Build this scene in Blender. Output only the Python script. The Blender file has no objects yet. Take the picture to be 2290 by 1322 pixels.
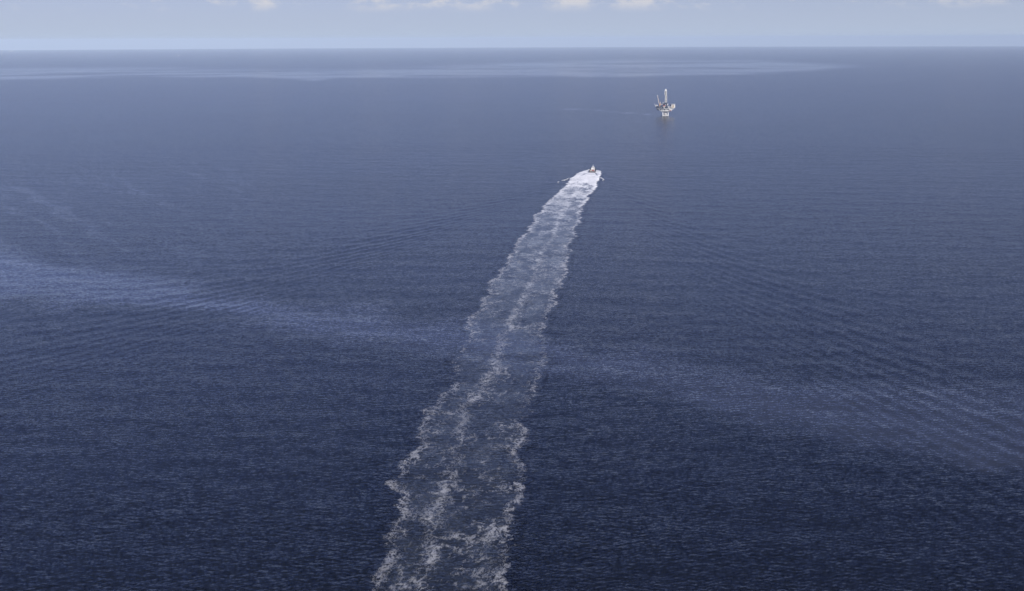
import bpy, bmesh, math, random
import numpy as np
from mathutils import Matrix, Vector

# ------------------------------------------------------------------ camera
CAM_H = 220.0                     # height above the sea, metres
F_PX = 2544.0                     # focal length in photo pixels (40 mm on 36 mm)
EARTH = 6.371e6 * 7 / 6           # earth radius with normal refraction
DIP = math.sqrt(2 * CAM_H / EARTH)
PITCH = math.atan(555 / F_PX) + DIP
ROLL = math.atan(9 / 2290)
FW = np.array([0, math.cos(PITCH), -math.sin(PITCH)])
_r0 = np.array([1.0, 0, 0]); _u0 = np.cross(_r0, FW)
RT = _r0 * math.cos(ROLL) - _u0 * math.sin(ROLL)
UP = np.cross(RT, FW)
scene = bpy.context.scene
col = scene.collection
cam_data = bpy.data.cameras.new('camera')
cam = bpy.data.objects.new('camera', cam_data); col.objects.link(cam)
cam_data.sensor_width = 36.0; cam_data.lens = F_PX / 2290 * 36.0
cam_data.clip_start = 1.0; cam_data.clip_end = 400000.0
cam.matrix_world = Matrix(((RT[0], UP[0], -FW[0], 0), (RT[1], UP[1], -FW[1], 0),
                           (RT[2], UP[2], -FW[2], CAM_H), (0, 0, 0, 1)))
scene.camera = cam

# ------------------------------------------------------------------ light
SUN_AZ, SUN_EL = 150.0, 34.0      # degrees clockwise from the view axis (+Y); behind and to the right
az, el = math.radians(SUN_AZ), math.radians(SUN_EL)
sun_dir = Vector((math.sin(az) * math.cos(el), math.cos(az) * math.cos(el), math.sin(el)))
sd = bpy.data.lights.new('sun', 'SUN'); sd.energy = 4.8; sd.angle = math.radians(0.53); sd.color = (1.0, 0.95, 0.88)
sun = bpy.data.objects.new('sun', sd); col.objects.link(sun)
sun.rotation_euler = (-sun_dir).to_track_quat('-Z', 'Y').to_euler()

world = bpy.data.worlds.new('World'); scene.world = world; world.use_nodes = True
wn, wl = world.node_tree.nodes, world.node_tree.links
wn.clear()
class NB:
    """tiny node-graph helper"""
    def __init__(s, nodes, links): s.n, s.l = nodes, links
    def new(s, t, **kw):
        nd = s.n.new(t)
        for k, v in kw.items(): setattr(nd, k, v)
        return nd
    def put(s, sock, v):
        if v is None: return
        if isinstance(v, bpy.types.NodeSocket): s.l.new(v, sock)
        else: sock.default_value = v
    def math(s, op, a, b=None, c=None, clamp=False):
        nd = s.new('ShaderNodeMath', operation=op, use_clamp=clamp)
        for i, v in enumerate((a, b, c)): s.put(nd.inputs[i], v)
        return nd.outputs[0]
    def vmath(s, op, a, b=None, scale=None):
        nd = s.new('ShaderNodeVectorMath', operation=op)
        s.put(nd.inputs[0], a); s.put(nd.inputs[1], b)
        if scale is not None: s.put(nd.inputs['Scale'], scale)
        return nd.outputs['Value'] if op in ('LENGTH', 'DOT_PRODUCT') else nd.outputs[0]
    def noise(s, vec, scale, detail=2.0, rough=0.5, out='Fac', dist=0.0):
        nd = s.new('ShaderNodeTexNoise')
        s.put(nd.inputs['Vector'], vec); s.put(nd.inputs['Scale'], scale)
        nd.inputs['Detail'].default_value = detail; nd.inputs['Roughness'].default_value = rough
        nd.inputs['Distortion'].default_value = dist
        return nd.outputs[out]
    def ramp(s, v, a, b, lo=0.0, hi=1.0):
        nd = s.new('ShaderNodeMapRange', interpolation_type='SMOOTHSTEP')
        for i, q in enumerate((v, a, b, lo, hi)): s.put(nd.inputs[i], q)
        return nd.outputs[0]
    def mix(s, f, a, b):
        nd = s.new('ShaderNodeMix', data_type='RGBA')
        s.put(nd.inputs[0], f); s.put(nd.inputs[6], a); s.put(nd.inputs[7], b)
        return nd.outputs[2]
    def xyz(s, x, y, z=0.0):
        nd = s.new('ShaderNodeCombineXYZ')
        for i, v in enumerate((x, y, z)): s.put(nd.inputs[i], v)
        return nd.outputs[0]

W = NB(wn, wl)
sky = W.new('ShaderNodeTexSky', sky_type='NISHITA')
sky.sun_disc = False; sky.sun_elevation = el; sky.sun_rotation = az
sky.altitude = 200.0; sky.air_density = 1.0; sky.dust_density = 0.3; sky.ozone_density = 4.0
gen = W.new('ShaderNodeTexCoord').outputs['Generated']
sep = W.new('ShaderNodeSeparateXYZ'); wl.new(gen, sep.inputs[0])
dx, dy, dz = sep.outputs
azd = W.math('DEGREES', W.math('ARCTAN2', dx, dy))
eld = W.math('DEGREES', W.math('ARCSINE', dz))
# a row of small fair-weather cumulus low over the sea: flat bases at about 1.4 degrees
n1 = W.noise(W.xyz(W.math('MULTIPLY', azd, 0.9), W.math('MULTIPLY', eld, 2.0), 3.7), 1.0, 6.0, 0.6)
n2 = W.noise(W.xyz(W.math('MULTIPLY', azd, 0.12), 1.0, 0.0), 1.0, 1.0, 0.5)
base = W.ramp(eld, 1.15, 1.75); top = W.ramp(eld, 2.2, 5.0, 1.0, 0.0)
cl = W.math('ADD', n1, W.math('MULTIPLY', W.math('SUBTRACT', n2, 0.5), 0.30))
for a0, w0, k0 in ((-12.1, 0.6, 0.18), (-6.9, 0.8, 0.18), (-2.3, 2.2, 0.20), (2.9, 1.0, 0.27), (6.2, 1.4, 0.30), (22.0, 2.5, 0.14)):
    t0 = W.math('DIVIDE', W.math('SUBTRACT', azd, a0), w0)
    cl = W.math('ADD', cl, W.math('MULTIPLY', W.math('EXPONENT', W.math('MULTIPLY', W.math('MULTIPLY', t0, t0), -1.0)), k0))
cl = W.math('MULTIPLY', W.ramp(cl, 0.50, 0.82), W.math('MULTIPLY', base, top))
# scattered cloud overhead, the same field seen from below
zc = W.math('MAXIMUM', dz, 0.03)
n3 = W.noise(W.xyz(W.math('DIVIDE', dx, zc), W.math('DIVIDE', dy, zc), 0.0), 0.9, 5.0, 0.55)
c2 = W.math('MULTIPLY', W.ramp(n3, 0.60, 0.80), W.ramp(eld, 4.0, 14.0))
cloud = W.math('MULTIPLY', W.math('MAXIMUM', cl, W.math('MULTIPLY', c2, 0.6)), 0.85, clamp=True)
hazef = W.math('MULTIPLY', W.math('EXPONENT', W.math('DIVIDE', W.math('MAXIMUM', eld, 0.0), -5.2)), 0.96)
hazy = W.mix(hazef, W.vmath('MULTIPLY', sky.outputs[0], (0.50, 0.485, 0.875)), (4.65, 5.5, 7.0, 1.0))     # marine haze whitening the low sky all round
mixc = W.mix(cloud, hazy, (6.6, 6.6, 7.1, 1.0))
bg = W.new('ShaderNodeBackground'); bg.inputs['Strength'].default_value = 0.10
wl.new(mixc, bg.inputs['Color'])
wo = W.new('ShaderNodeOutputWorld'); wl.new(bg.outputs[0], wo.inputs['Surface'])

vs = scene.view_settings
vs.view_transform = 'Standard'; vs.look = 'None'; vs.exposure = 0.0; vs.gamma = 1.0; vs.use_curve_mapping = False
scene.render.engine = 'CYCLES'
scene.cycles.use_denoising = True
scene.cycles.denoiser = 'OPENIMAGEDENOISE'
scene.cycles.denoising_input_passes = 'RGB_ALBEDO_NORMAL'
scene.cycles.denoising_prefilter = 'ACCURATE'
scene.cycles.max_bounces = 6
scene.cycles.volume_bounces = 3

# ------------------------------------------------------------------ photo pixel -> point on the curved sea
def ground(px, py):
    d = FW + RT * (px - 1145) / F_PX - UP * (py - 661) / F_PX
    d = d / np.linalg.norm(d); h = math.hypot(d[0], d[1])
    a, b, c = h * h / 2 / EARTH, d[2], CAM_H
    D = max(b * b - 4 * a * c, 0.0)
    t = 2 * c / (-b + math.sqrt(D))
    return np.array([d[0] * t, d[1] * t])
def curve_z(x, y): return -(x * x + y * y) / (2 * EARTH)

# ------------------------------------------------------------------ numpy noise
def _hash(ix, iy, seed):
    h = (ix.astype(np.int64) * 374761393 + iy.astype(np.int64) * 668265263 + seed * 974634777) & 0xFFFFFFFF
    h = ((h ^ (h >> 13)) * 1274126177) & 0xFFFFFFFF
    h = h ^ (h >> 16)
    return (h & 0xFFFF) / 65535.0
def vnoise(x, y, seed=0):
    x0 = np.floor(x); y0 = np.floor(y); fx = x - x0; fy = y - y0
    fx = fx * fx * fx * (fx * (fx * 6 - 15) + 10); fy = fy * fy * fy * (fy * (fy * 6 - 15) + 10)
    a = _hash(x0, y0, seed); b = _hash(x0 + 1, y0, seed); c = _hash(x0, y0 + 1, seed); d = _hash(x0 + 1, y0 + 1, seed)
    return (a * (1 - fx) + b * fx) * (1 - fy) + (c * (1 - fx) + d * fx) * fy
def fbm(x, y, seed=0, octs=4, gain=0.5):
    s = 0; amp = 1; tot = 0
    for o in range(octs):
        ca, sa = math.cos(o * 1.1 + .3), math.sin(o * 1.1 + .3)
        s = s + amp * vnoise((x * ca - y * sa) * 2 ** o, (x * sa + y * ca) * 2 ** o, seed + o * 17)
        tot += amp; amp *= gain
    return s / tot
def ridge(x, y, seed=0, octs=4, gain=0.55):
    s = 0; amp = 1; tot = 0
    for o in range(octs):
        ca, sa = math.cos(o * 1.3 + .5), math.sin(o * 1.3 + .5)
        n = vnoise((x * ca - y * sa) * 2 ** o, (x * sa + y * ca) * 2 ** o, seed + o * 31)
        s = s + amp * (1 - np.abs(2 * n - 1)); tot += amp; amp *= gain
    return s / tot
def sstep(a, b, x):
    t = np.clip((x - a) / (b - a), 0, 1); return t * t * (3 - 2 * t)

# ------------------------------------------------------------------ materials
def new_mat(name):
    m = bpy.data.materials.new(name); m.use_nodes = True
    m.node_tree.nodes.clear()
    return m, NB(m.node_tree.nodes, m.node_tree.links)

def sea_material(name, foam=False):
    m, N = new_mat(name)
    geo = N.new('ShaderNodeNewGeometry'); P = geo.outputs['Position']; Nn = geo.outputs['Normal']
    att = N.new('ShaderNodeAttribute', attribute_name='slick'); slick = att.outputs['Fac']
    # short wind waves as a field of slopes at three sizes; crests run across the wind
    mp = N.new('ShaderNodeMapping'); mp.inputs['Rotation'].default_value = (0, 0, math.radians(8))
    mp.inputs['Scale'].default_value = (0.7, 1.0, 1.0); N.l.new(P, mp.inputs['Vector']); Q = mp.outputs[0]
    def layer(scale, detail, k, rough=0.55):
        c = N.noise(Q, scale, detail, rough, 'Color')
        return N.vmath('SCALE', N.vmath('SUBTRACT', c, (0.5, 0.5, 0.5)), None, k)
    calm = N.math('SUBTRACT', 1.0, N.math('MULTIPLY', slick, 0.46))
    gust = N.ramp(N.noise(N.vmath('MULTIPLY', P, (0.5, 1.0, 1.0)), 0.004, 4.0, 0.6), 0.3, 0.7, 0.84, 1.12)
    s = N.vmath('ADD', layer(0.13, 0.0, 0.07), layer(0.45, 0.6, 0.29))
    s = N.vmath('ADD', s, layer(1.3, 1.0, 0.66))
    # trains of short wind waves with long crests, bent and broken by slow noise
    for lam, ang, amp, sc in ((4.6, -9, 0.026, 0.055), (3.1, 14, 0.040, 0.09), (2.2, -22, 0.045, 0.13)):
        t = math.radians(ang); kx, ky = math.sin(t) * 2 * math.pi / lam, math.cos(t) * 2 * math.pi / lam
        nz = N.noise(N.vmath('ADD', P, (lam * 70, 0, 0)), sc, 2.0, 0.55)
        ph = N.math('ADD', N.vmath('DOT_PRODUCT', P, (kx, ky, 0)), N.math('MULTIPLY', nz, 14.0))
        w = N.math('MULTIPLY', N.math('COSINE', ph), N.ramp(nz, 0.30, 0.60, 0.3 * amp, 1.5 * amp))
        s = N.vmath('ADD', s, N.vmath('SCALE', (math.sin(t), math.cos(t), 0), None, w))
    s = N.vmath('SCALE', s, None, N.math('MULTIPLY', calm, gust))
    s = N.vmath('MULTIPLY', s, (0.8, 1.0, 0.0))
    nrm = N.vmath('NORMALIZE', N.vmath('ADD', Nn, s))
    p = N.new('ShaderNodeBsdfPrincipled')
    deep = N.mix(slick, (0.0008, 0.0016, 0.0042, 1), (0.033, 0.036, 0.042, 1))     # slick colour paled to carry the sky's sheen on smooth water
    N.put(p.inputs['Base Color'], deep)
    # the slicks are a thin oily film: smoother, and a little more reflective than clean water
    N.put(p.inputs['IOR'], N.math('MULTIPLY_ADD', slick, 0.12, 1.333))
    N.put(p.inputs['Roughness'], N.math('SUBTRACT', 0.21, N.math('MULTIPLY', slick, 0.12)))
    N.l.new(nrm, p.inputs['Normal'])
    out = N.new('ShaderNodeOutputMaterial')
    if not foam:
        N.l.new(p.outputs[0], out.inputs['Surface'])
        return m
    fa = N.new('ShaderNodeAttribute', attribute_name='foam').outputs['Fac']
    ae = N.new('ShaderNodeAttribute', attribute_name='aerated').outputs['Fac']
    # foam breaks up into threads and lace where it is thin
    def rid(scale, detail, off, k):
        n = N.noise(N.vmath('ADD', Pf, off), scale, detail, 0.6, dist=0.6)
        return N.math('POWER', N.math('SUBTRACT', 1.0, N.math('ABSOLUTE', N.math('MULTIPLY_ADD', n, 2.0, -1.0))), k)
    mf = N.new('ShaderNodeMapping'); mf.inputs['Rotation'].default_value = (0, 0, math.radians(-12))
    mf.inputs['Scale'].default_value = (1.05, 0.6, 1.0); N.l.new(P, mf.inputs['Vector']); Pf = mf.outputs[0]
    r1 = rid(0.16, 4.0, (0, 0, 0), 3.0); r2 = rid(0.55, 3.0, (31, 7, 0), 3.0); n3 = N.noise(Pf, 1.6, 3.0, 0.65)
    th = N.math('ADD', N.math('ADD', N.math('MULTIPLY', r1, 0.36), N.math('MULTIPLY', r2, 0.42)), N.math('MULTIPLY', n3, 0.22))
    lace = N.ramp(N.math('ADD', fa, N.math('MULTIPLY', N.math('SUBTRACT', th, 0.56), 1.9)), 0.30, 1.20)
    cov = N.new('ShaderNodeAttribute', attribute_name='cover').outputs['Fac']
    lace = N.math('MULTIPLY', N.math('MULTIPLY', lace, N.ramp(fa, 0.02, 0.2)), cov)
    # milky water full of bubbles under and around the foam
    N.put(p.inputs['Base Color'], N.mix(ae, deep, (0.23, 0.27, 0.31, 1)))
    fo = N.new('ShaderNodeBsdfDiffuse'); fo.inputs['Color'].default_value = (0.86, 0.87, 0.88, 1)
    nf = N.vmath('NORMALIZE', N.vmath('ADD', Nn, N.vmath('SCALE', s, None, 0.9)))
    N.l.new(nf, fo.inputs['Normal'])
    ms = N.new('ShaderNodeMixShader'); N.l.new(lace, ms.inputs[0])
    N.l.new(p.outputs[0], ms.inputs[1]); N.l.new(fo.outputs[0], ms.inputs[2])
    N.l.new(ms.outputs[0], out.inputs['Surface'])
    return m

def paint(name, rgb, rough=0.5, wear=0.25, wear_rgb=(0.22, 0.15, 0.10), scale=0.5, metal=0.0):
    m, N = new_mat(name)
    P = N.new('ShaderNodeTexCoord').outputs['Object']
    n = N.noise(P, scale, 5.0, 0.6)
    st = N.noise(N.vmath('MULTIPLY', P, (1.0, 1.0, 0.15)), scale * 2.2, 3.0, 0.6)
    c = N.mix(N.math('MULTIPLY', N.ramp(st, 0.52, 0.78), wear), rgb + (1,), wear_rgb + (1,))
    dark = tuple(0.8 * v for v in rgb) + (1,)
    c = N.mix(N.math('MULTIPLY', N.ramp(n, 0.4, 0.7), 0.5), c, dark)
    p = N.new('ShaderNodeBsdfPrincipled'); N.l.new(c, p.inputs['Base Color'])
    p.inputs['Roughness'].default_value = rough; p.inputs['Metallic'].default_value = metal
    out = N.new('ShaderNodeOutputMaterial'); N.l.new(p.outputs[0], out.inputs['Surface'])
    return m
M = dict(
    white=paint('white_paint', (0.82, 0.81, 0.78), 0.45, 0.22),
    mast=paint('weathered_derrick_paint', (0.74, 0.73, 0.70), 0.55, 0.3),
    grey=paint('grey_paint', (0.34, 0.35, 0.36), 0.55, 0.3),
    dark=paint('dark_steel_and_shade', (0.035, 0.042, 0.075), 0.6, 0.2, (0.10, 0.07, 0.05)),  # steel parts, and painted-in shade on deck modules, derrick slot and quarters side
    black=paint('black_hull', (0.012, 0.012, 0.016), 0.4, 0.1),
    tan=paint('tan_panel', (0.62, 0.50, 0.36), 0.6, 0.25, (0.45, 0.36, 0.27)),
    orange=paint('crane_orange', (0.58, 0.33, 0.14), 0.5, 0.25),
    cream=paint('cream_boom', (0.70, 0.58, 0.46), 0.5, 0.2),
    pale=paint('pale_hull', (0.68, 0.65, 0.60), 0.55, 0.3),
    red=paint('red_oxide', (0.36, 0.08, 0.06), 0.55, 0.2),
    deck=paint('deck_grey', (0.40, 0.38, 0.36), 0.75, 0.4, (0.30, 0.22, 0.17), 1.2),
    glass=paint('dark_glass', (0.01, 0.014, 0.02), 0.08, 0.0),
    fender=paint('rubber', (0.010, 0.010, 0.011), 0.8, 0.0),
)

# ------------------------------------------------------------------ the boat's course and the wave field
BOAT = ground(1324, 386.5)
HEAD = np.array([math.sin(math.radians(8.4)), math.cos(math.radians(8.4))])
SIDE = np.array([HEAD[1], -HEAD[0]])
RIG = ground(1488, 259.0)
K0 = 9.81 / 9.7 ** 2              # Kelvin wave number for about 18 knots
BOW = BOAT + HEAD * 22.0

def wave_height(x, y):
    """long low swell plus the boat's Kelvin wake"""
    r = np.hypot(x, y)
    z = np.zeros_like(x)
    rs = np.random.RandomState(5)
    for lam, a, ang in ((19, .025, 8), (26, .035, -14), (37, .04, 22), (55, .045, -4), (83, .05, 14)):
        k = 2 * math.pi / lam; t = math.radians(ang)
        ph = k * (x * math.sin(t) + y * math.cos(t)) + rs.rand() * 6.28
        env = 0.5 + fbm(x / (lam * 5), y / (lam * 5), int(lam), 2)
        fade = sstep(lam * 330, lam * 90, r)
        z += a * np.sin(ph + 2.0 * fbm(x / (lam * 3), y / (lam * 3), int(lam) + 3, 2)) * env * fade
    rel_x, rel_y = x - BOW[0], y - BOW[1]
    X = -(rel_x * HEAD[0] + rel_y * HEAD[1]); Y = np.abs(rel_x * SIDE[0] + rel_y * SIDE[1])
    ok = (X > 4) & (Y > 0.5)
    ta = np.where(ok, Y / np.maximum(X, 1), 1.0)
    disc = 1 - 8 * ta * ta
    inside = ok & (disc > 0)
    sq = np.sqrt(np.maximum(disc, 0)); ta_ = np.maximum(ta, 1e-3)
    tD = (1 + sq) / (4 * ta_)
    cD = 1 / np.sqrt(1 + tD * tD)
    lamD = 2 * math.pi / K0 * cD * cD
    wob = 2.2 * (fbm(x / 120, y / 120, 77, 4) - 0.5)
    phD = K0 / cD * (Y * tD - X) + wob
    win = sstep(5.0, 10.0, lamD) * (0.35 + 0.65 * sstep(26, 18, lamD)) * sstep(0.0, 0.10, sq)
    env = np.exp(-X / 2600) * (0.55 + 0.8 * fbm(x / 160, y / 160, 41, 3))
    z += np.where(inside, 0.21 * np.sin(phD) * win * env * np.minimum(1, lamD / 16), 0)
    tT = (1 - sq) / (4 * ta_); cT = 1 / np.sqrt(1 + tT * tT)
    phT = K0 / cT * (Y * tT - X) + wob
    z += np.where(inside, 0.10 * np.sin(phT) * env * sstep(0.0, 0.12, sq) * sstep(20, 60, X), 0)
    return z

# ------------------------------------------------------------------ calm slicks (smoother water) on the sea
def polar(P): return math.atan2(P[0], P[1]), math.log(math.hypot(P[0], P[1]))
def line_pts(pts): return np.array([polar(ground(*p)) for p in pts])
def line_y(L, th): return np.interp(th, L[:, 0], L[:, 1])
S_up = line_pts([(-900, 470), (-300, 520), (0, 566), (180, 606), (380, 634), (620, 680), (900, 716), (1150, 752), (1300, 780),
                 (1430, 795), (1580, 836), (1760, 850), (1900, 866), (2117, 872), (2290, 900), (2900, 990)])
S_lo = line_pts([(-900, 690), (-300, 705), (0, 672), (180, 676), (380, 694), (620, 728), (900, 775), (1150, 812), (1300, 830),
                 (1430, 850), (1638, 925), (1763, 950), (1937, 992), (2062, 1022), (2290, 1075), (2900, 1190)])
S_far_lo = line_pts([(-700, 186), (0, 180), (150, 176), (330, 172), (480, 174), (640, 177), (700, 181), (760, 176), (900, 176), (1150, 173),
                     (1400, 173), (1600, 172), (1800, 163), (1950, 150), (2600, 140)])
S_far_up = line_pts([(-700, 150), (0, 151), (330, 152), (640, 157), (900, 152), (1150, 140), (1400, 134),
                     (1700, 135), (1900, 146), (1950, 149.9), (2600, 139.9)])
S_thin = line_pts([(1235, 242), (1270, 244.5), (1330, 246), (1390, 252), (1440, 255), (1474, 258)])

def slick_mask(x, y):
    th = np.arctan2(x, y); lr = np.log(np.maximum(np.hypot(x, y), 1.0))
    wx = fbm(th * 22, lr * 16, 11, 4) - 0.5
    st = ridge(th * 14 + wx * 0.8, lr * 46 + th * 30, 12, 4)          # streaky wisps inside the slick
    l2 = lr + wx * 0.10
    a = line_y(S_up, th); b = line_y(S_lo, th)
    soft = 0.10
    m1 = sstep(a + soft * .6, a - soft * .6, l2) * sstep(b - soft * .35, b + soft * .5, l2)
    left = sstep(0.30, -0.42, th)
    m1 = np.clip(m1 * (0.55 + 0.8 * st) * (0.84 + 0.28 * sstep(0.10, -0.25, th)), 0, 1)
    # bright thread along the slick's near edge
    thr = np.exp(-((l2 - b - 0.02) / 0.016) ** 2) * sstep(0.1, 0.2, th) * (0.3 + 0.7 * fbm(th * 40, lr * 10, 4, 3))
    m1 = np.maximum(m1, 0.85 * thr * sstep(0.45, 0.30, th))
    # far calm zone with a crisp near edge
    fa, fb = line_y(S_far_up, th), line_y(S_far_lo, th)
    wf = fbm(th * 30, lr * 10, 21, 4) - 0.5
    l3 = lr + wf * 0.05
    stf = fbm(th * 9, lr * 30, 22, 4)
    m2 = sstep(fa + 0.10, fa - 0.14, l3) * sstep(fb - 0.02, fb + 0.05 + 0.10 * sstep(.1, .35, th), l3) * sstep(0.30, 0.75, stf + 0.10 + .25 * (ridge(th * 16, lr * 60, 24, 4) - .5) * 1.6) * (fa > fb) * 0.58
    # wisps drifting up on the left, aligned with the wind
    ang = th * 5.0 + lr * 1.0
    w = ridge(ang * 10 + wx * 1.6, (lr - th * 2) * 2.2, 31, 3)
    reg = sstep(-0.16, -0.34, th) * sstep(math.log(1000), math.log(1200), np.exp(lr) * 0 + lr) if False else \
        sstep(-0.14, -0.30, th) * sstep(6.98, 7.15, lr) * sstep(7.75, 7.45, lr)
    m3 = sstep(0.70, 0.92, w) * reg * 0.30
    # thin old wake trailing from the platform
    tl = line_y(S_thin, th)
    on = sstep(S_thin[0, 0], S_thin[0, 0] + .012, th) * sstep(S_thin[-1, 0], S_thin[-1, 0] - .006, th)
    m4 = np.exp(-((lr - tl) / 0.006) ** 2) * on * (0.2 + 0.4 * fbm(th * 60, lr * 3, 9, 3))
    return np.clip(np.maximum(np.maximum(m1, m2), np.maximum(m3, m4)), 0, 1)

# ------------------------------------------------------------------ the sea
def mesh_from_grid(name, X, Y, Z, mat, attrs, keep=None, wrap=False):
    nr, nc = X.shape
    idx = np.arange(nr * nc).reshape(nr, nc)
    if wrap: idx = np.concatenate([idx, idx[:, :1]], axis=1)
    q = np.stack([idx[:-1, :-1], idx[:-1, 1:], idx[1:, 1:], idx[1:, :-1]], -1).reshape(-1, 4)
    if keep is not None: q = q[keep.reshape(-1)]
    co = np.stack([X, Y, Z], -1).reshape(-1, 3)
    vals = {k: v.reshape(-1) for k, v in attrs.items()}
    if keep is not None:
        used, inv = np.unique(q, return_inverse=True); q = inv.reshape(-1, 4); co = co[used]
        vals = {k: v[used] for k, v in vals.items()}
    me = bpy.data.meshes.new(name)
    me.vertices.add(len(co)); me.vertices.foreach_set('co', co.astype(np.float32).ravel())
    me.loops.add(q.size); me.loops.foreach_set('vertex_index', q.astype(np.int32).ravel())
    me.polygons.add(len(q)); me.polygons.foreach_set('loop_start', np.arange(0, q.size, 4, dtype=np.int32))
    me.update(calc_edges=True)
    me.polygons.foreach_set('use_smooth', np.ones(len(q), dtype=bool))
    for k, v in vals.items():
        a = me.attributes.new(k, 'FLOAT', 'POINT'); a.data.foreach_set('value', v.astype(np.float32))
    me.materials.append(mat)
    me.validate(); me.update()
    o = bpy.data.objects.new(name, me); col.objects.link(o)
    return o

SEA_R = 66000.0
th_f = np.radians(np.linspace(-33, 33, 720))
th_c = np.radians(np.linspace(33, 327, 74))[1:-1]
ths = np.concatenate([th_f, th_c])
rs_ = np.concatenate([np.linspace(2, 220, 8)[:-1], np.geomspace(220, 380, 90)[:-1], np.geomspace(380, 2500, 860)[:-1], np.geomspace(2500, SEA_R, 190)])
TH, RR = np.meshgrid(ths, rs_)
SX, SY = RR * np.sin(TH), RR * np.cos(TH)
fr = np.abs(((TH + math.pi) % (2 * math.pi)) - math.pi) < math.radians(33.1)
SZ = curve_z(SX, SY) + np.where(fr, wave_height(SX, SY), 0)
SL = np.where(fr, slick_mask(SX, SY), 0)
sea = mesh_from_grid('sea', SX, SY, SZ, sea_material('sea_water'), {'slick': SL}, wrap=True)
if sea.data.polygons[100].normal.z < 0: sea.data.flip_normals()
sea['kind'] = 'structure'; sea['label'] = 'deep blue open sea ruffled by small wind waves'

# ------------------------------------------------------------------ the wake
def edge_line(pts):
    g = np.array([ground(*p) for p in pts]); o = np.argsort(g[:, 1]); return g[o]
W_L = edge_line([(1317, 380.0), (1311, 381.5), (1303, 383.5), (1291, 389), (1281, 397), (1264, 418), (1240, 440), (1216, 464), (1200, 486), (1180, 520), (1152, 550), (1140, 575), (1122, 610),
                 (1106, 632), (1086, 668), (1062, 712), (1046, 740), (1030, 795), (1000, 850), (976, 900), (950, 942), (940, 990), (912, 1030),
                 (892, 1080), (884, 1170), (872, 1240), (850, 1322), (820, 1450), (760, 1800)])
W_R = edge_line([(1331, 380.0), (1337, 381.2), (1342, 383), (1341.5, 388), (1338, 399), (1330, 420), (1311, 446), (1298, 470), (1290, 500), (1277, 530), (1270, 570), (1264, 592), (1252, 642),
                 (1238, 672), (1225, 710), (1214, 745), (1208, 800), (1200, 850), (1186, 905), (1170, 980), (1163, 1050), (1155, 1110), (1146, 1180),
                 (1140, 1250), (1138, 1322), (1135, 1450), (1130, 1800)])
W_C = edge_line([(1324, 386), (1300, 412), (1272, 450), (1243, 510), (1217, 560), (1200, 600), (1182, 640), (1166, 680), (1142, 720), (1120, 770),
                 (1102, 820), (1085, 860), (1052, 905), (1030, 960), (1010, 1030), (1000, 1090), (975, 1160), (962, 1200), (944, 1290), (930, 1400), (900, 1800)])
def at_v(vals):      # values given by photo row -> by ground distance
    ys = np.array([ground(1145, v)[1] for v, _ in vals]); q = np.array([b for _, b in vals]); o = np.argsort(ys)
    return ys[o], q[o]
yb = BOAT[1] + 44.0
wy = np.concatenate([np.arange(300, 900, 0.7), np.arange(900, yb, 1.1)])
nc = 190
xl, xr, xc = (np.interp(wy, L[:, 1], L[:, 0]) for L in (W_L, W_R, W_C))
wid = xr - xl
u = np.linspace(-0.22, 1.22, nc)
WX = xl[:, None] + wid[:, None] * u[None, :]
pad = np.where(u < 0, u / .22, np.where(u > 1, (u - 1) / .22, 0.0))
WX = WX + pad[None, :] * 3.0
WY = np.repeat(wy[:, None], nc, 1)
prof = lambda vals: np.interp(WY, *at_v(vals))
jag = lambda s, a: a * (fbm(WY / 26, WX * 0 + s, s, 5, 0.62) - 0.5 + 0.25 * (fbm(WY / 8, WX / 9, s + 40, 3, 0.6) - 0.5))
grow = np.interp(WY, [300, 700, 1300, 1800, 1890], [9, 11, 9, 5, 2.5])
exl = xl[:, None] + jag(3, 1.0) * grow * 1.9
exr = xr[:, None] + jag(8, 1.0) * grow * 1.9
exc = xc[:, None] + jag(15, 1.0) * grow * 1.2
warpx = 5 * (fbm(WX / 9, WY / 9, 51, 3) - .5); warpy = 9 * (fbm(WX / 9, WY / 9, 52, 3) - .5)
A, Bq = WX + warpx, WY + warpy
lace1 = ridge(A / 7.5, Bq / 12, 61, 5, 0.6)
lace2 = ridge(A / 2.6, Bq / 4.2, 71, 4, 0.6)
blot = fbm(A / 11, Bq / 20, 81, 4)
dl, dr = WX - exl, exr - WX
ew_in = prof([(386, 7.0), (430, 4.0), (520, 2.8), (650, 2.6), (800, 2.6), (900, 3.0), (1100, 3.6), (1322, 3.6), (1800, 3.6)])
es_l = prof([(386, 1.0), (430, .95), (500, .75), (640, .62), (740, .44), (790, .16), (840, .26), (900, .38), (1000, .42), (1060, .54), (1180, .54), (1322, .5), (1800, .5)])
es_r = prof([(386, 1.0), (430, .95), (500, .75), (640, .60), (720, .42), (760, .18), (830, .28), (900, .36), (980, .52), (1100, .56), (1200, .5), (1322, .48), (1800, .5)])
def band(d, w): return np.where(d >= 0, np.exp(-(d / w) ** 1.4), np.exp(-(d / 1.6) ** 2))
edge = band(dl, ew_in) * es_l + band(dr, ew_in) * es_r
tex = 0.25 + 0.95 * sstep(0.45, 0.85, 0.55 * lace1 + 0.45 * lace2) 
patch = sstep(0.30, 0.62, blot)
inside = sstep(-0.8, 1.2, dl) * sstep(-0.8, 1.2, dr)
feather = prof([(386, 1.0), (480, 3), (600, 6), (800, 9), (1322, 9)])
soft_in = sstep(-.3, 1, dl / feather) * sstep(-.3, 1, dr / feather)
dens = prof([(386, 1.3), (400, 1.1), (416, .78), (440, .52), (480, .31), (530, .19), (600, .17), (700, .11), (780, .05), (850, .06), (950, .08), (1100, .09), (1322, .09), (1800, .08)])
core_s = prof([(386, .3), (430, .25), (500, .34), (600, .42), (720, .48), (800, .42), (860, .34), (960, .34), (1060, .31), (1180, .34), (1322, .34), (1800, .3)])
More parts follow.
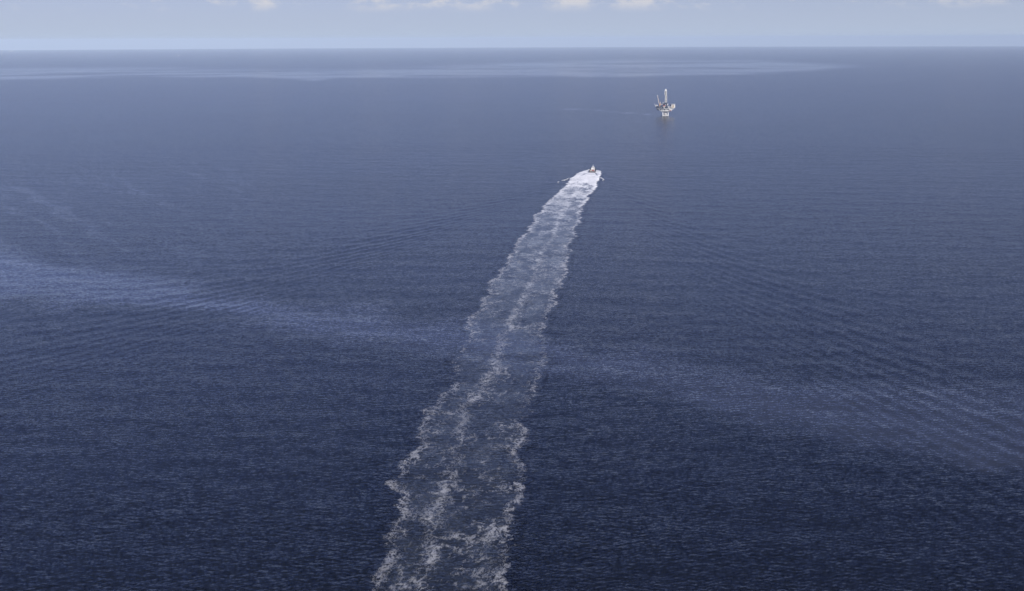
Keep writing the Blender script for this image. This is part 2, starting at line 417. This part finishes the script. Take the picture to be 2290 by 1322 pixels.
core_w = prof([(386, 6), (500, 3.2), (700, 3.4), (900, 4.6), (1100, 4.4), (1322, 4.4)])
core = np.exp(-((WX - exc) / core_w) ** 2) * core_s
inw = sstep(-7, 1.5, dl) * sstep(-7, 1.5, dr)
fa_, fb_ = A * .94 + Bq * .34, -A * .34 + Bq * .94
fil = sstep(0.84, 0.985, 1 - np.abs(2 * fbm(fa_ / 13, fb_ / 9, 121, 3, .45) - 1)) + 0.8 * sstep(0.86, 0.985, 1 - np.abs(2 * fbm(A / 6 + 9, Bq / 10, 131, 3, .45) - 1))
fil = fil * (0.35 + .9 * lace2) * sstep(.34, .62, fbm(WX / 14, WY / 24, 141, 3))
fil = fil * inw * prof([(386, 0), (440, .15), (520, .28), (700, .24), (790, .14), (850, .26), (950, .32), (1322, .34), (1800, .3)])
cross = sstep(0.80, 0.94, ridge(A / 30 + 3, Bq / 16, 95, 3)) * inside * prof([(386, .0), (480, .12), (600, .30), (760, .22), (900, .22), (1322, .20)])
foam = edge * (0.35 + 0.65 * tex) * (0.55 + 0.55 * patch) + core * (0.4 + 0.6 * tex) * (0.7 + 0.4 * patch) + dens * inside * (0.55 + 0.65 * tex) * np.where(dens > .9, 1, 0.5 + 0.75 * patch) + cross * (0.4 + .6 * lace2) + fil * (1 - 0.5 * np.clip(core * 2, 0, 1))
foam = np.clip(foam, 0, 1.3)
# smooth dark troughs that trail from the two stern corners between spray and propeller wash
sx_ = (WX - BOAT[0]) * SIDE[0] + (WY - BOAT[1]) * SIDE[1]; sy_ = -((WX - BOAT[0]) * HEAD[0] + (WY - BOAT[1]) * HEAD[1])
for side, spread in ((-1, .20), (1, .14)):
    off = side * (5.6 + np.maximum(sy_, 0) * spread)
    tr = np.exp(-((sx_ - off) / (1.3 + .012 * np.maximum(sy_, 0))) ** 2) * sstep(-4, 2, sy_) * sstep(70, 15, sy_)
    foam = foam * (1 - 0.8 * tr)
aer = prof([(386, 1.0), (420, .78), (470, .58), (540, .42), (640, .27), (740, .13), (800, .09), (900, .095), (1100, .09), (1322, .085)])
aer = np.clip(aer * soft_in * (0.1 + 1.5 * blot * (.4 + .8 * lace1)), 0, 1)
cover = prof([(386, 1.0), (420, .88), (440, .72), (480, .52), (560, .40), (700, .38), (900, .34), (1100, .35), (1322, .34)]) * (0.65 + 0.6 * fbm(A / 16, Bq / 22, 83, 3))
hump = prof([(380, .5), (384, .35), (387, 0.12), (391, .5), (398, .8), (412, .5), (450, .22), (520, .08), (1322, .05)])
WZ = curve_z(WX, WY) + wave_height(WX, WY) + 0.14 + inside * foam * hump * (0.3 + 1.4 * fbm(WX / 3.5, WY / 5, 99, 3))
f4 = np.maximum.reduce([foam[:-1, :-1], foam[1:, :-1], foam[:-1, 1:], foam[1:, 1:]])
k = 6                                                                   # keep a fringe of water round the foam
acc = f4.copy()
for s in range(1, k):
    acc[:, s:] = np.maximum(acc[:, s:], f4[:, :-s]); acc[:, :-s] = np.maximum(acc[:, :-s], f4[:, s:])
ins4 = inside[:-1, :-1] > 0.5
wake = mesh_from_grid('wake_foam', WX, WY, WZ, sea_material('wake_water', True),
                      {'slick': slick_mask(WX, WY), 'foam': foam, 'aerated': aer, 'cover': np.clip(cover, 0, 1)}, keep=(acc > 0.06) | ins4)
if wake.data.polygons[100].normal.z < 0: wake.data.flip_normals()
wake['kind'] = 'stuff'; wake['label'] = 'long white foaming wake trailing behind the boat'

def foam_crest(pts, wdt, label):
    """a small breaking crest of the bow wave"""
    g = np.array([ground(*p) for p in pts]); n = 60
    t = np.linspace(0, 1, n); tt = np.linspace(0, 1, len(g))
    cx, cy = np.interp(t, tt, g[:, 0]), np.interp(t, tt, g[:, 1])
    cx = cx + 1.2 * (fbm(t * 14, t * 0, 7, 3) - .5); cy = cy + 3.0 * (fbm(t * 14, t * 0, 6, 3) - .5)
    w = wdt * (0.35 + 1.1 * fbm(t * 9, t * 0 + 3, 8, 3)) * np.sin(np.clip(t, .04, .96) * math.pi) ** .4
    v = np.linspace(-1, 1, 13)
    X = cx[:, None] + 0.25 * w[:, None] * v; Y = cy[:, None] + w[:, None] * v
    fo = (1 - v[None, :] ** 2) ** 0.6 * (0.6 + 0.8 * fbm(X / 2.2, Y / 2.2, 5, 3))
    Z = curve_z(X, Y) + wave_height(X, Y) + 0.08 + 0.7 * (1 - v[None, :] ** 2) * (0.5 + fbm(X / 2, Y / 2, 3, 2))
    o = mesh_from_grid('bow_wave_foam', X, Y, Z, bpy.data.materials['wake_water'], {'slick': X * 0, 'foam': fo, 'aerated': np.clip(fo, 0, 1), 'cover': X * 0 + 1})
    if o.data.polygons[5].normal.z < 0: o.data.flip_normals()
    o['kind'] = 'stuff'; o['label'] = label
foam_crest([(1256, 404), (1264, 403), (1272, 399.5)], 2.6, 'white breaking crest of the bow wave on the port side of the boat')
foam_crest([(1340, 397.5), (1346, 399), (1351, 402.5), (1347, 404)], 2.6, 'white breaking crest of the bow wave on the starboard side of the boat')
foam_crest([(1279, 398.5), (1287, 397)], 1.2, 'small fleck of foam between bow wave crest and wake')
foam_crest([(1247, 408.5), (1250, 407.5)], 1.4, 'small fleck of foam beyond the port bow wave crest')

# ------------------------------------------------------------------ mesh helpers for things
def empty(name, x, y, z, rz=0.0):
    o = bpy.data.objects.new(name, None); col.objects.link(o)
    o.location = (x, y, z); o.rotation_euler = (0, 0, rz); o.empty_display_size = 1.0
    return o
def tag(o, label, cat, group=None):
    o['label'] = label; o['category'] = cat
    if group: o['group'] = group
class MB:
    def __init__(s): s.b = bmesh.new()
    def box(s, x0, x1, y0, y1, z0, z1, bev=0.0):
        r = bmesh.ops.create_cube(s.b, size=1.0); v = r['verts']
        bmesh.ops.scale(s.b, vec=(x1 - x0, y1 - y0, z1 - z0), verts=v)
        bmesh.ops.translate(s.b, vec=((x0 + x1) / 2, (y0 + y1) / 2, (z0 + z1) / 2), verts=v)
        if bev:
            es = list({e for q in v for e in q.link_edges})
            bmesh.ops.bevel(s.b, geom=es, offset=bev, segments=1, affect='EDGES')
        return s
    def bar(s, a, b, r, r2=None, n=8):
        a, b = Vector(a), Vector(b); d = b - a
        m = Matrix.Translation((a + b) / 2) @ d.to_track_quat('Z', 'Y').to_matrix().to_4x4()
        bmesh.ops.create_cone(s.b, cap_ends=True, segments=n, radius1=r, radius2=r if r2 is None else r2, depth=d.length, matrix=m)
        return s
    def ell(s, c, rad, n=12):
        m = Matrix.Translation(c) @ Matrix.Diagonal((*rad, 1))
        bmesh.ops.create_uvsphere(s.b, u_segments=n, v_segments=8, radius=1.0, matrix=m)
        return s
    def loft(s, rings, cap=True):
        vs_ = [[s.b.verts.new(p) for p in r] for r in rings]
        for a, b in zip(vs_[:-1], vs_[1:]):
            for i in range(len(a)):
                j = (i + 1) % len(a); s.b.faces.new((a[i], a[j], b[j], b[i]))
        if cap: s.b.faces.new(vs_[0][::-1]); s.b.faces.new(vs_[-1])
        return s
    def build(s, name, mat, parent=None, smooth=False):
        bmesh.ops.recalc_face_normals(s.b, faces=s.b.faces[:])
        me = bpy.data.meshes.new(name); s.b.to_mesh(me); s.b.free()
        if smooth:
            for p in me.polygons: p.use_smooth = True
        me.materials.append(M[mat])
        o = bpy.data.objects.new(name, me); col.objects.link(o); o.parent = parent
        return o

# ------------------------------------------------------------------ offshore platform
Z0 = curve_z(*RIG)
rig = empty('oil_platform', RIG[0], RIG[1], Z0, -math.atan2(RIG[0], RIG[1]))
tag(rig, 'white offshore oil platform on columns with tall white derrick', 'oil platform')
S = 0.085                                      # metres per unit of the measured elevation
def X_(z): return (z - 745) * S
def Z_(z): return (1070 - z) * S
# hull: four columns, ring pontoon, large central column
for sx, sy in ((X_(657), -7.5), (X_(836), -7.5), (X_(657), 7.5), (X_(836), 7.5)):
    MB().bar((sx, sy, -8), (sx, sy, Z_(945)), 1.25, n=16).build('column', 'white', rig, True)
m = MB(); a, b = X_(657), X_(836)
m.box(X_(645), X_(852), -8.8, -6.6, 0.5, 2.5, .2).box(X_(645), X_(852), 6.6, 8.8, 0.5, 2.5, .2)
m.box(a - .9, a + .9, -6.6, 6.6, 0.6, 2.4).box(b - .9, b + .9, -6.6, 6.6, 0.6, 2.4)
m.build('ring_pontoon', 'white', rig)
m = MB(); m.box(X_(648), X_(849), -8.5, 8.5, -6, 0.5); m.build('boot_topping', 'black', rig)
c = MB().bar((0, -1.5, 2.0), (0, -1.5, Z_(925)), 4.9, n=28).build('central_column', 'pale', rig, True)
MB().bar((0, -1.5, 5.0), (0, -1.5, 5.5), 5.1, n=28).build('stiffener_ring', 'white', c)
MB().bar((0, -1.5, 9.0), (0, -1.5, 9.5), 5.1, n=28).build('stiffener_ring', 'white', c)
for sy in (-7.5, 7.5):
    MB().bar((X_(657), sy, Z_(955)), (X_(580), sy * 1.5, Z_(893)), 0.9, n=12).build('raking_strut', 'white', rig, True)
    MB().bar((X_(836), sy, Z_(958)), (X_(897), sy * 1.5, Z_(908)), 0.9, n=12).build('raking_strut', 'white', rig, True)
    MB().bar((X_(657), sy, Z_(950)), (X_(690), sy, Z_(905)), 0.6, n=10).build('raking_strut', 'white', rig, True)
    MB().bar((X_(690), sy, Z_(922)), (X_(840), sy, Z_(922)), 0.75, n=10).build('cross_beam', 'white', rig, True)
    MB().bar((X_(836), sy, Z_(950)), (X_(836), sy, Z_(905)), 0.85, n=12).build('raking_strut', 'white', rig, True)
# lower deck
MB().box(X_(578), X_(900), -13, 13, Z_(906), Z_(893)).build('cellar_deck', 'white', rig)
MB().box(X_(700), X_(870), -9.5, 13, Z_(893), Z_(833)).build('process_module', 'dark', rig)
MB().box(X_(590), X_(680), -10, 11, Z_(890), Z_(848)).build('process_module', 'grey', rig)
MB().box(X_(600), X_(676), -11.3, -10.2, Z_(878), Z_(862)).build('pipe_rack', 'white', rig)
for px in (690, 740, 790, 862):
    MB().box(X_(px) - .7, X_(px) + .7, -12.6, -11.2, Z_(893), Z_(828)).build('deck_post', 'white', rig)
MB().box(X_(700), X_(735), -11.0, -9.8, Z_(893), Z_(884)).build('deck_skid', 'white', rig)
MB().ell((X_(766), -11.0, Z_(868)), (1.7, 1.3, 1.7)).build('pressure_vessel', 'white', rig, True)
MB().box(X_(790), X_(855), -11.0, -9.8, Z_(890), Z_(862), .2).build('generator_housing', 'white', rig)
MB().box(X_(800), X_(850), -10.6, -9.8, Z_(858), Z_(838), .2).build('air_intake', 'grey', rig)
t_ = MB().box(X_(866), X_(964), -14, 2, Z_(878), Z_(838), .3).build('utility_module', 'white', rig)
MB().box(X_(872), X_(940), -14.2, 1.8, Z_(896), Z_(878)).build('red_skirt', 'red', t_)
MB().bar((X_(955), -13, Z_(880)), (X_(955), -13, Z_(905)), 0.7).build('landing_leg', 'white', t_)
# left cantilever
MB().box(X_(455), X_(578), -12, 10, Z_(832), Z_(822)).build('cantilever_beam', 'white', rig)
MB().box(X_(455), X_(500), -11, 9, Z_(880), Z_(840), .4).build('hanging_module', 'dark', rig)
MB().box(X_(500), X_(580), -9, 8, Z_(868), Z_(836), .4).build('hanging_module', 'dark', rig)
MB().bar((X_(515), -12.4, Z_(835)), (X_(560), -12.4, Z_(880)), 0.8).build('raking_strut', 'white', rig, True)
# main deck
MB().box(X_(455), X_(965), -15, 15, Z_(822), Z_(812)).build('main_deck', 'grey', rig)
MB().box(X_(690), X_(965), -15.3, -15.02, Z_(826), Z_(815)).build('deck_edge_beam', 'white', rig)
for x0, x1, y0, zt, mt in ((425, 520, -13, 745, 'dark'), (520, 575, -14, 752, 'dark'), (575, 645, -12, 738, 'dark'), (645, 730, -9, 742, 'dark'),
                           (730, 800, -13, 748, 'dark'), (800, 880, -11, 756, 'grey')):
    MB().box(X_(x0) + .1, X_(x1) - .1, y0, 12, Z_(812), Z_(zt), .3).build('deck_module', mt, rig)  # dark colour of the left modules holds that side's shade
MB().box(X_(415), X_(560), -14.5, -12.0, Z_(800), Z_(788)).build('walkway', 'dark', rig)
MB().box(X_(530), X_(560), -14.6, -14.1, Z_(775), Z_(766)).build('pipe_rack', 'white', rig)
MB().box(X_(590), X_(632), -12.6, -12.1, Z_(790), Z_(770)).build('blue_container', 'grey', rig)
MB().box(X_(650), X_(742), -16, -6, Z_(756), Z_(745)).build('upper_landing', 'white', rig)
MB().bar((X_(692), -14, Z_(812)), (X_(692), -14, Z_(756)), 1.7, 1.1, 12).build('crane_pedestal', 'white', rig, True)
MB().box(X_(665), X_(725), -13, -8, Z_(745), Z_(712), .6).build('pump_house', 'red', rig)
for px in (895, 845):
    MB().box(X_(px) - .8, X_(px) + .8, -14.6, -13.4, Z_(810), Z_(738)).build('deck_post', 'white', rig)
MB().bar((X_(845), -15.1, Z_(775)), (X_(880), -15.1, Z_(818)), 0.6).build('stair_flight', 'white', rig)
# drill floor and derrick
MB().box(X_(655), X_(800), -8, 8, Z_(742), Z_(690), .4).build('drill_substructure', 'dark', rig)
MB().box(X_(690), X_(800), -7, 7, Z_(690), Z_(628), .4).build('drill_floor_house', 'dark', rig)
MB().box(X_(648), X_(690), -6, 2, Z_(690), Z_(655), .3).build('driller_cabin', 'dark', rig)
MB().ell((X_(660), -6, Z_(628)), (1.1, 1.1, 1.0)).build('satellite_dome', 'white', rig, True)
MB().box(X_(655), X_(667), -6.5, -5.5, Z_(656), Z_(636)).build('mast_post', 'grey', rig)
MB().box(X_(730), X_(762), -8.6, -8.1, Z_(712), Z_(692)).build('mud_tank', 'white', rig)
MB().box(X_(800), X_(826), -7.5, -5, Z_(720), Z_(660), .3).build('exhaust_stack', 'white', rig)
der = MB().box(X_(715), X_(790), -3.2, 3.2, Z_(630), Z_(618)).build('derrick_base', 'grey', rig)
def derrick_section(x0, x1, z0, z1, gap0, gap1, rungs):
    hw = 3.0
    for q0, q1 in ((x0, gap0), (gap1, x1)):
        # clad wind walls either side of the open drilling slot
        MB().box(X_(q0), X_(q1), -hw, -hw + .35, Z_(z0), Z_(z1)).build('wind_wall', 'mast', rig)
        MB().box(X_(q0), X_(q1), hw - .35, hw, Z_(z0), Z_(z1)).build('wind_wall', 'mast', rig)
    for q in (x0, x1):
        s_ = 1 if q == x0 else -1
        MB().box(X_(q), X_(q) + s_ * .35, -hw + .36, hw - .36, Z_(z0), Z_(z1)).build('wind_wall', 'mast', rig)
    MB().box(X_(gap0), X_(gap1), hw - 1.0, hw - .5, Z_(z0), Z_(z1)).build('slot_shade', 'dark', rig)  # dark panel across the open slot, standing in for its shade
    for rz_ in rungs:
        MB().box(X_(gap0), X_(gap1), -hw - .05, -hw + .5, Z_(rz_) - .45, Z_(rz_) + .45).build('girt', 'mast', rig)
derrick_section(717, 788, 617, 525, 738, 768, (523,))
derrick_section(719, 786, 520, 378, 738, 768, (518, 478, 438, 384))
derrick_section(702, 776, 374, 225, 726, 753, (228,))
cx_ = (X_(738.5))
MB().loft([[(X_(703), -2.9, Z_(224)), (X_(775), -2.9, Z_(224)), (X_(775), 2.9, Z_(224)), (X_(703), 2.9, Z_(224))],
           [(X_(724), -1.2, Z_(188)), (X_(754), -1.2, Z_(188)), (X_(754), 1.2, Z_(188)), (X_(724), 1.2, Z_(188))],
           [(X_(735), -.3, Z_(160)), (X_(743), -.3, Z_(160)), (X_(743), .3, Z_(160)), (X_(735), .3, Z_(160))]]).build('crown', 'white', rig)
# crane
cb = MB().bar((X_(548), -8, Z_(745)), (X_(548), -8, Z_(690)), 1.6, 1.4, 12).build('crane_column', 'orange', rig, True)
MB().box(X_(525), X_(575), -10, -6, Z_(692), Z_(660), .5).build('crane_cab', 'orange', rig)
MB().bar((X_(565), -8, Z_(665)), (X_(562), -8, Z_(598)), 0.8).build('crane_gantry', 'cream', rig)
MB().bar((X_(575), -8, Z_(685)), (X_(645), -8, Z_(672)), 0.9).build('crane_counterweight_arm', 'cream', rig)
p0, p1 = Vector((X_(522), -8, Z_(660))), Vector((X_(462), -9, Z_(385)))
boom = MB()
for ox, oy in ((-.7, -.7), (.7, -.7), (-.7, .7), (.7, .7)):
    boom.bar(p0 + Vector((ox * 1.2, oy, 0)), p1 + Vector((ox * .6, oy * .5, 0)), .32, n=6)
for i in range(18):
    q0, q1 = p0.lerp(p1, i / 18), p0.lerp(p1, (i + 1) / 18); sg = 1 if i % 2 else -1
    boom.bar(q0 + Vector((-.7 * sg, -.7, 0)), q1 + Vector((.7 * sg, -.7, 0)), .2, n=5)
    boom.bar(q0 + Vector((-.7 * sg, .7, 0)), q1 + Vector((.7 * sg, .7, 0)), .2, n=5)
bo = boom.build('crane_boom', 'cream', rig)
MB().box(X_(450), X_(474), -10, -8.2, Z_(400), Z_(376), .3).build('boom_tip', 'white', bo)
# lifeboat station and flare boom on the left
MB().ell((X_(452), -12, Z_(714)), (3.1, 1.6, 1.5)).build('lifeboat', 'white', rig, True)
MB().box(X_(425), X_(490), -12.5, -11.5, Z_(745), Z_(730)).build('davit', 'dark', rig)
MB().bar((X_(412), -13, Z_(738)), (X_(372), -14, Z_(662)), 0.65, 0.45).build('flare_boom', 'white', rig)
MB().box(X_(405), X_(430), -13.5, -12.0, Z_(752), Z_(738)).build('flare_boom_foot', 'white', rig)
# living quarters and helideck
MB().box(X_(900), X_(936), -9, 11, Z_(800), Z_(690), .3).build('quarters_shaded_side', 'dark', rig)  # dark block standing in for the shaded left face of the quarters
lq = MB().box(X_(937), X_(1064), -12, 10, Z_(800), Z_(684), .3).build('living_quarters', 'white', rig)
MB().box(X_(965), X_(1028), -12.3, -12.02, Z_(782), Z_(698)).build('tan_cladding', 'tan', lq)
MB().box(X_(940), X_(1000), -12.3, -12.02, Z_(798), Z_(784)).build('tan_cladding', 'tan', lq)
for i in range(4):
    for j in range(3):
        wx_ = 971 + i * 14; wz_ = 707 + j * 24
        MB().box(X_(wx_), X_(wx_ + 6), -12.42, -12.32, Z_(wz_ + 9), Z_(wz_)).build('window', 'glass', lq)
hd = MB()
hd.loft([[(X_(992) + 7.2 * math.cos(t), -3 + 11 * math.sin(t), z) for t in [math.pi / 4 * q + math.pi / 8 for q in range(8)]] for z in (Z_(672), Z_(664))])
hd.build('helideck', 'grey', rig)
for q in (945, 1040):
    MB().bar((X_(q), -8, Z_(684)), (X_(q), -8, Z_(671)), .4).build('helideck_post', 'dark', rig)
MB().box(X_(937), X_(1060), -11.8, 9.8, Z_(812), Z_(800.5)).build('quarters_base', 'dark', rig)
MB().box(X_(930), X_(990), -13.5, 6, Z_(836), Z_(823)).build('bracket_beam', 'white', rig)
MB().bar((X_(1030), -11, Z_(814)), (X_(975), -11, Z_(855)), 0.75).build('raking_strut', 'white', rig, True)
MB().bar((X_(1030), 9, Z_(814)), (X_(975), 9, Z_(855)), 0.75).build('raking_strut', 'white', rig, True)
# mooring buoy beside the hull
bu = MB().ell((0, 0, .5), (1.9, 1.6, 1.3)).build('mooring_buoy', 'dark', None, True)
ca, sa = math.cos(rig.rotation_euler.z), math.sin(rig.rotation_euler.z)
bx_, by_ = X_(602), -9.0
bu.location = (RIG[0] + bx_ * ca - by_ * sa, RIG[1] + bx_ * sa + by_ * ca, Z0)
tag(bu, 'small dark buoy floating beside the platform columns', 'buoy')

# ------------------------------------------------------------------ the boat: a fast crew and supply vessel seen from astern
bz = curve_z(*BOAT)
boat = empty('supply_boat', BOAT[0], BOAT[1], bz, -math.radians(8.4))
tag(boat, 'black hulled supply boat with white wheelhouse and mast, speeding ahead of its wake', 'boat')
def hull_ring(y, hw, zk, zs, flare=1.0):
    return [(-hw, y, zs), (-hw * .96 * flare, y, zk + .5 * (zs - zk)), (-hw * .7 * flare, y, zk), (hw * .7 * flare, y, zk), (hw * .96 * flare, y, zk + .5 * (zs - zk)), (hw, y, zs)]
rings = [hull_ring(0, 4.6, -1.2, 2.0), hull_ring(12, 4.9, -1.4, 2.0), hull_ring(24, 4.9, -1.5, 2.3), hull_ring(34, 4.3, -1.5, 3.1, .9),
         hull_ring(42, 2.7, -1.3, 4.0, .7), hull_ring(48, 0.5, 0.2, 4.7, .5)]
hull = MB().loft(rings).build('hull', 'black', boat)
for sx in (-1, 1):
    m = MB()
    for (y0, w0, z0), (y1, w1, z1) in zip(((0, 4.6, 2.0), (12, 4.9, 2.0), (24, 4.9, 2.3), (34, 4.3, 3.1), (42, 2.7, 4.0)), ((12, 4.9, 2.0), (24, 4.9, 2.3), (34, 4.3, 3.1), (42, 2.7, 4.0), (48, .5, 4.7))):
        m.loft([[(sx * (w0 + .12), y0, z0 - .3), (sx * (w0 - .12), y0, z0 - .3), (sx * (w0 - .12), y0, z0 + 1.0), (sx * (w0 + .12), y0, z0 + 1.0)],
                [(sx * (w1 + .12), y1, z1 - .3), (sx * (w1 - .12), y1, z1 - .3), (sx * (w1 - .12), y1, z1 + 1.0), (sx * (w1 + .12), y1, z1 + 1.0)]])
    m.build('bulwark', 'black', boat)
MB().box(-4.7, 4.7, -.45, -.02, .4, 2.15, .15).build('stern_fender', 'fender', boat)
MB().box(-4.4, 4.4, .1, 22.5, 2.02, 2.1).build('cargo_deck', 'deck', boat)
sup = MB().loft([[(-3.9, 23, 2.3), (3.9, 23, 2.3), (3.4, 37, 3.2), (-3.4, 37, 3.2)], [(-3.9, 23, 5.4), (3.9, 23, 5.4), (3.2, 36, 5.6), (-3.2, 36, 5.6)]]).build('deckhouse', 'white', boat)
MB().box(-3.3, 3.3, 25, 34.5, 5.62, 8.1, .2).build('upper_deckhouse', 'white', boat)
wh = MB().box(-2.6, 2.6, 26.5, 33, 8.12, 10.6, .25).build('wheelhouse', 'white', boat)
for i in range(4):
    MB().box(-2.2 + i * 1.15, -1.25 + i * 1.15, 26.36, 26.46, 9.2, 10.1).build('window', 'glass', wh)
for sx in (-1, 1):
    for i in range(4):
        MB().box(sx * 2.64 - .04, sx * 2.64 + .04, 27 + i * 1.5, 28.1 + i * 1.5, 9.2, 10.1).build('window', 'glass', wh)
    MB().box(sx * 2.9 - .7, sx * 2.9 + .7, 22.6, 24.6, 5.42, 8.9, .25).build('funnel', 'white', boat)
    MB().ell((sx * 2.9, 20.8, 3.1), (.6, 1.2, .6)).build('life_raft', 'white', boat, True)
for i in range(3):
    MB().box(-2.6 + i * 2.0, -1.4 + i * 2.0, 22.86, 22.98, 2.6, 4.6).build('door', 'red' if i == 1 else 'grey', sup)
mast = MB().bar((0, 29, 10.5), (0, 29, 16.3), .38, .2, 10).build('mast', 'white', boat)
MB().box(-1.3, 1.3, 28.9, 29.1, 13.3, 13.6).build('yardarm', 'white', mast)
MB().box(-1.0, 1.0, 28.4, 28.7, 12.0, 12.3).build('radar', 'white', mast)
MB().ell((.9, 27.4, 11.1), (.6, .6, .6)).build('satellite_dome', 'white', boat, True)
for ob in [o for o in col.objects if o.parent is boat or (o.parent and o.parent.parent is boat)]:
    low = ob.name.split('.')[0] in ('hull', 'bulwark', 'stern_fender', 'cargo_deck')
    ob.data.transform(Matrix.Diagonal((1.15, 0.72, 0.95, 1)) if low else Matrix.Translation((0, 0, 0.45)) @ Matrix.Diagonal((0.78, 0.72, 0.68, 1)))
def deck_thing(name, build, mat, lx, ly, lz, label, cat):
    o = build.build(name, mat, None); ca, sa = math.cos(boat.rotation_euler.z), math.sin(boat.rotation_euler.z)
    o.location = (BOAT[0] + lx * ca - ly * sa, BOAT[1] + lx * sa + ly * ca, bz + lz); o.rotation_euler = boat.rotation_euler
    tag(o, label, cat); return o
def crate(w, l, h):
    m = MB().box(-w / 2, w / 2, -l / 2, l / 2, .12, h, .06)
    for q in (-w / 2 + .1, 0, w / 2 - .1): m.box(q - .08, q + .08, -l / 2 - .05, -l / 2 + .02, .1, h + .04)
    for sx in (-1, 1): m.box(sx * w / 2 * .8 - .1, sx * w / 2 * .8 + .1, -l / 2, l / 2, 0, .13)
    return m
deck_thing('cargo_container', crate(2.2, 4.2, 1.7), 'red', .5, 12.2, 2.0, 'red cargo container lashed amidships on the boat deck', 'container')
deck_thing('cargo_container', crate(1.6, 2.2, 1.1), 'red', 2.6, 7.2, 2.0, 'short low red container near the boat stern', 'container')
deck_thing('cargo_skid', crate(2.0, 3.6, 1.5), 'cream', -2.7, 8.2, 2.0, 'cream equipment skid on the port side of the boat deck', 'skid')

# ------------------------------------------------------------------ far vessels near the horizon
def far_ship(px, py, length, beam, rz, label, sup_h, parts='white'):
    g = ground(px, py); e = empty('ship', g[0], g[1], curve_z(*g), rz)
    L, Bm = length / 2, beam / 2
    MB().loft([[(-Bm * .9, -L, -2), (Bm * .9, -L, -2), (Bm, -L, 5), (-Bm, -L, 5)], [(-Bm, L * .6, -2), (Bm, L * .6, -2), (Bm, L * .6, 5), (-Bm, L * .6, 5)],
               [(-.3, L * .95, -2), (.3, L * .95, -2), (.5, L, 7), (-.5, L, 7)]]).build('hull', parts, e)
    MB().box(-Bm * .85, Bm * .85, -L * .8, -L * .35, 5.02, 5 + sup_h, .5).build('deckhouse', 'white', e)
    MB().bar((0, -L * .5, 5 + sup_h), (0, -L * .5, 11 + sup_h), .5).build('mast', 'white', e)
    tag(e, label, 'ship'); return e
far_ship(399, 125.5, 55, 13, math.radians(20), 'tiny white vessel alone on the hazy far sea', 9)
far_ship(24, 115.0, 110, 18, math.radians(100), 'pale long ship on the horizon at the hazy edge of the sea', 16, 'cream')

# ------------------------------------------------------------------ haze
m, N = new_mat('haze_air')
pv = N.new('ShaderNodeVolumePrincipled')
pv.inputs['Color'].default_value = (0.68, 0.82, 0.985, 1); pv.inputs['Density'].default_value = 3.6e-5
pv.inputs['Anisotropy'].default_value = -0.20
out = N.new('ShaderNodeOutputMaterial'); N.l.new(pv.outputs[0], out.inputs['Volume'])
zb = curve_z(SEA_R, 0.0) - 1.5
hz = MB().box(-SEA_R - 500, SEA_R + 500, -SEA_R - 500, SEA_R + 500, zb, CAM_H + 30)
M['haze'] = m
ho = hz.build('haze', 'haze'); ho['kind'] = 'stuff'; ho['label'] = 'thin pale sea haze'
ho.visible_shadow = True
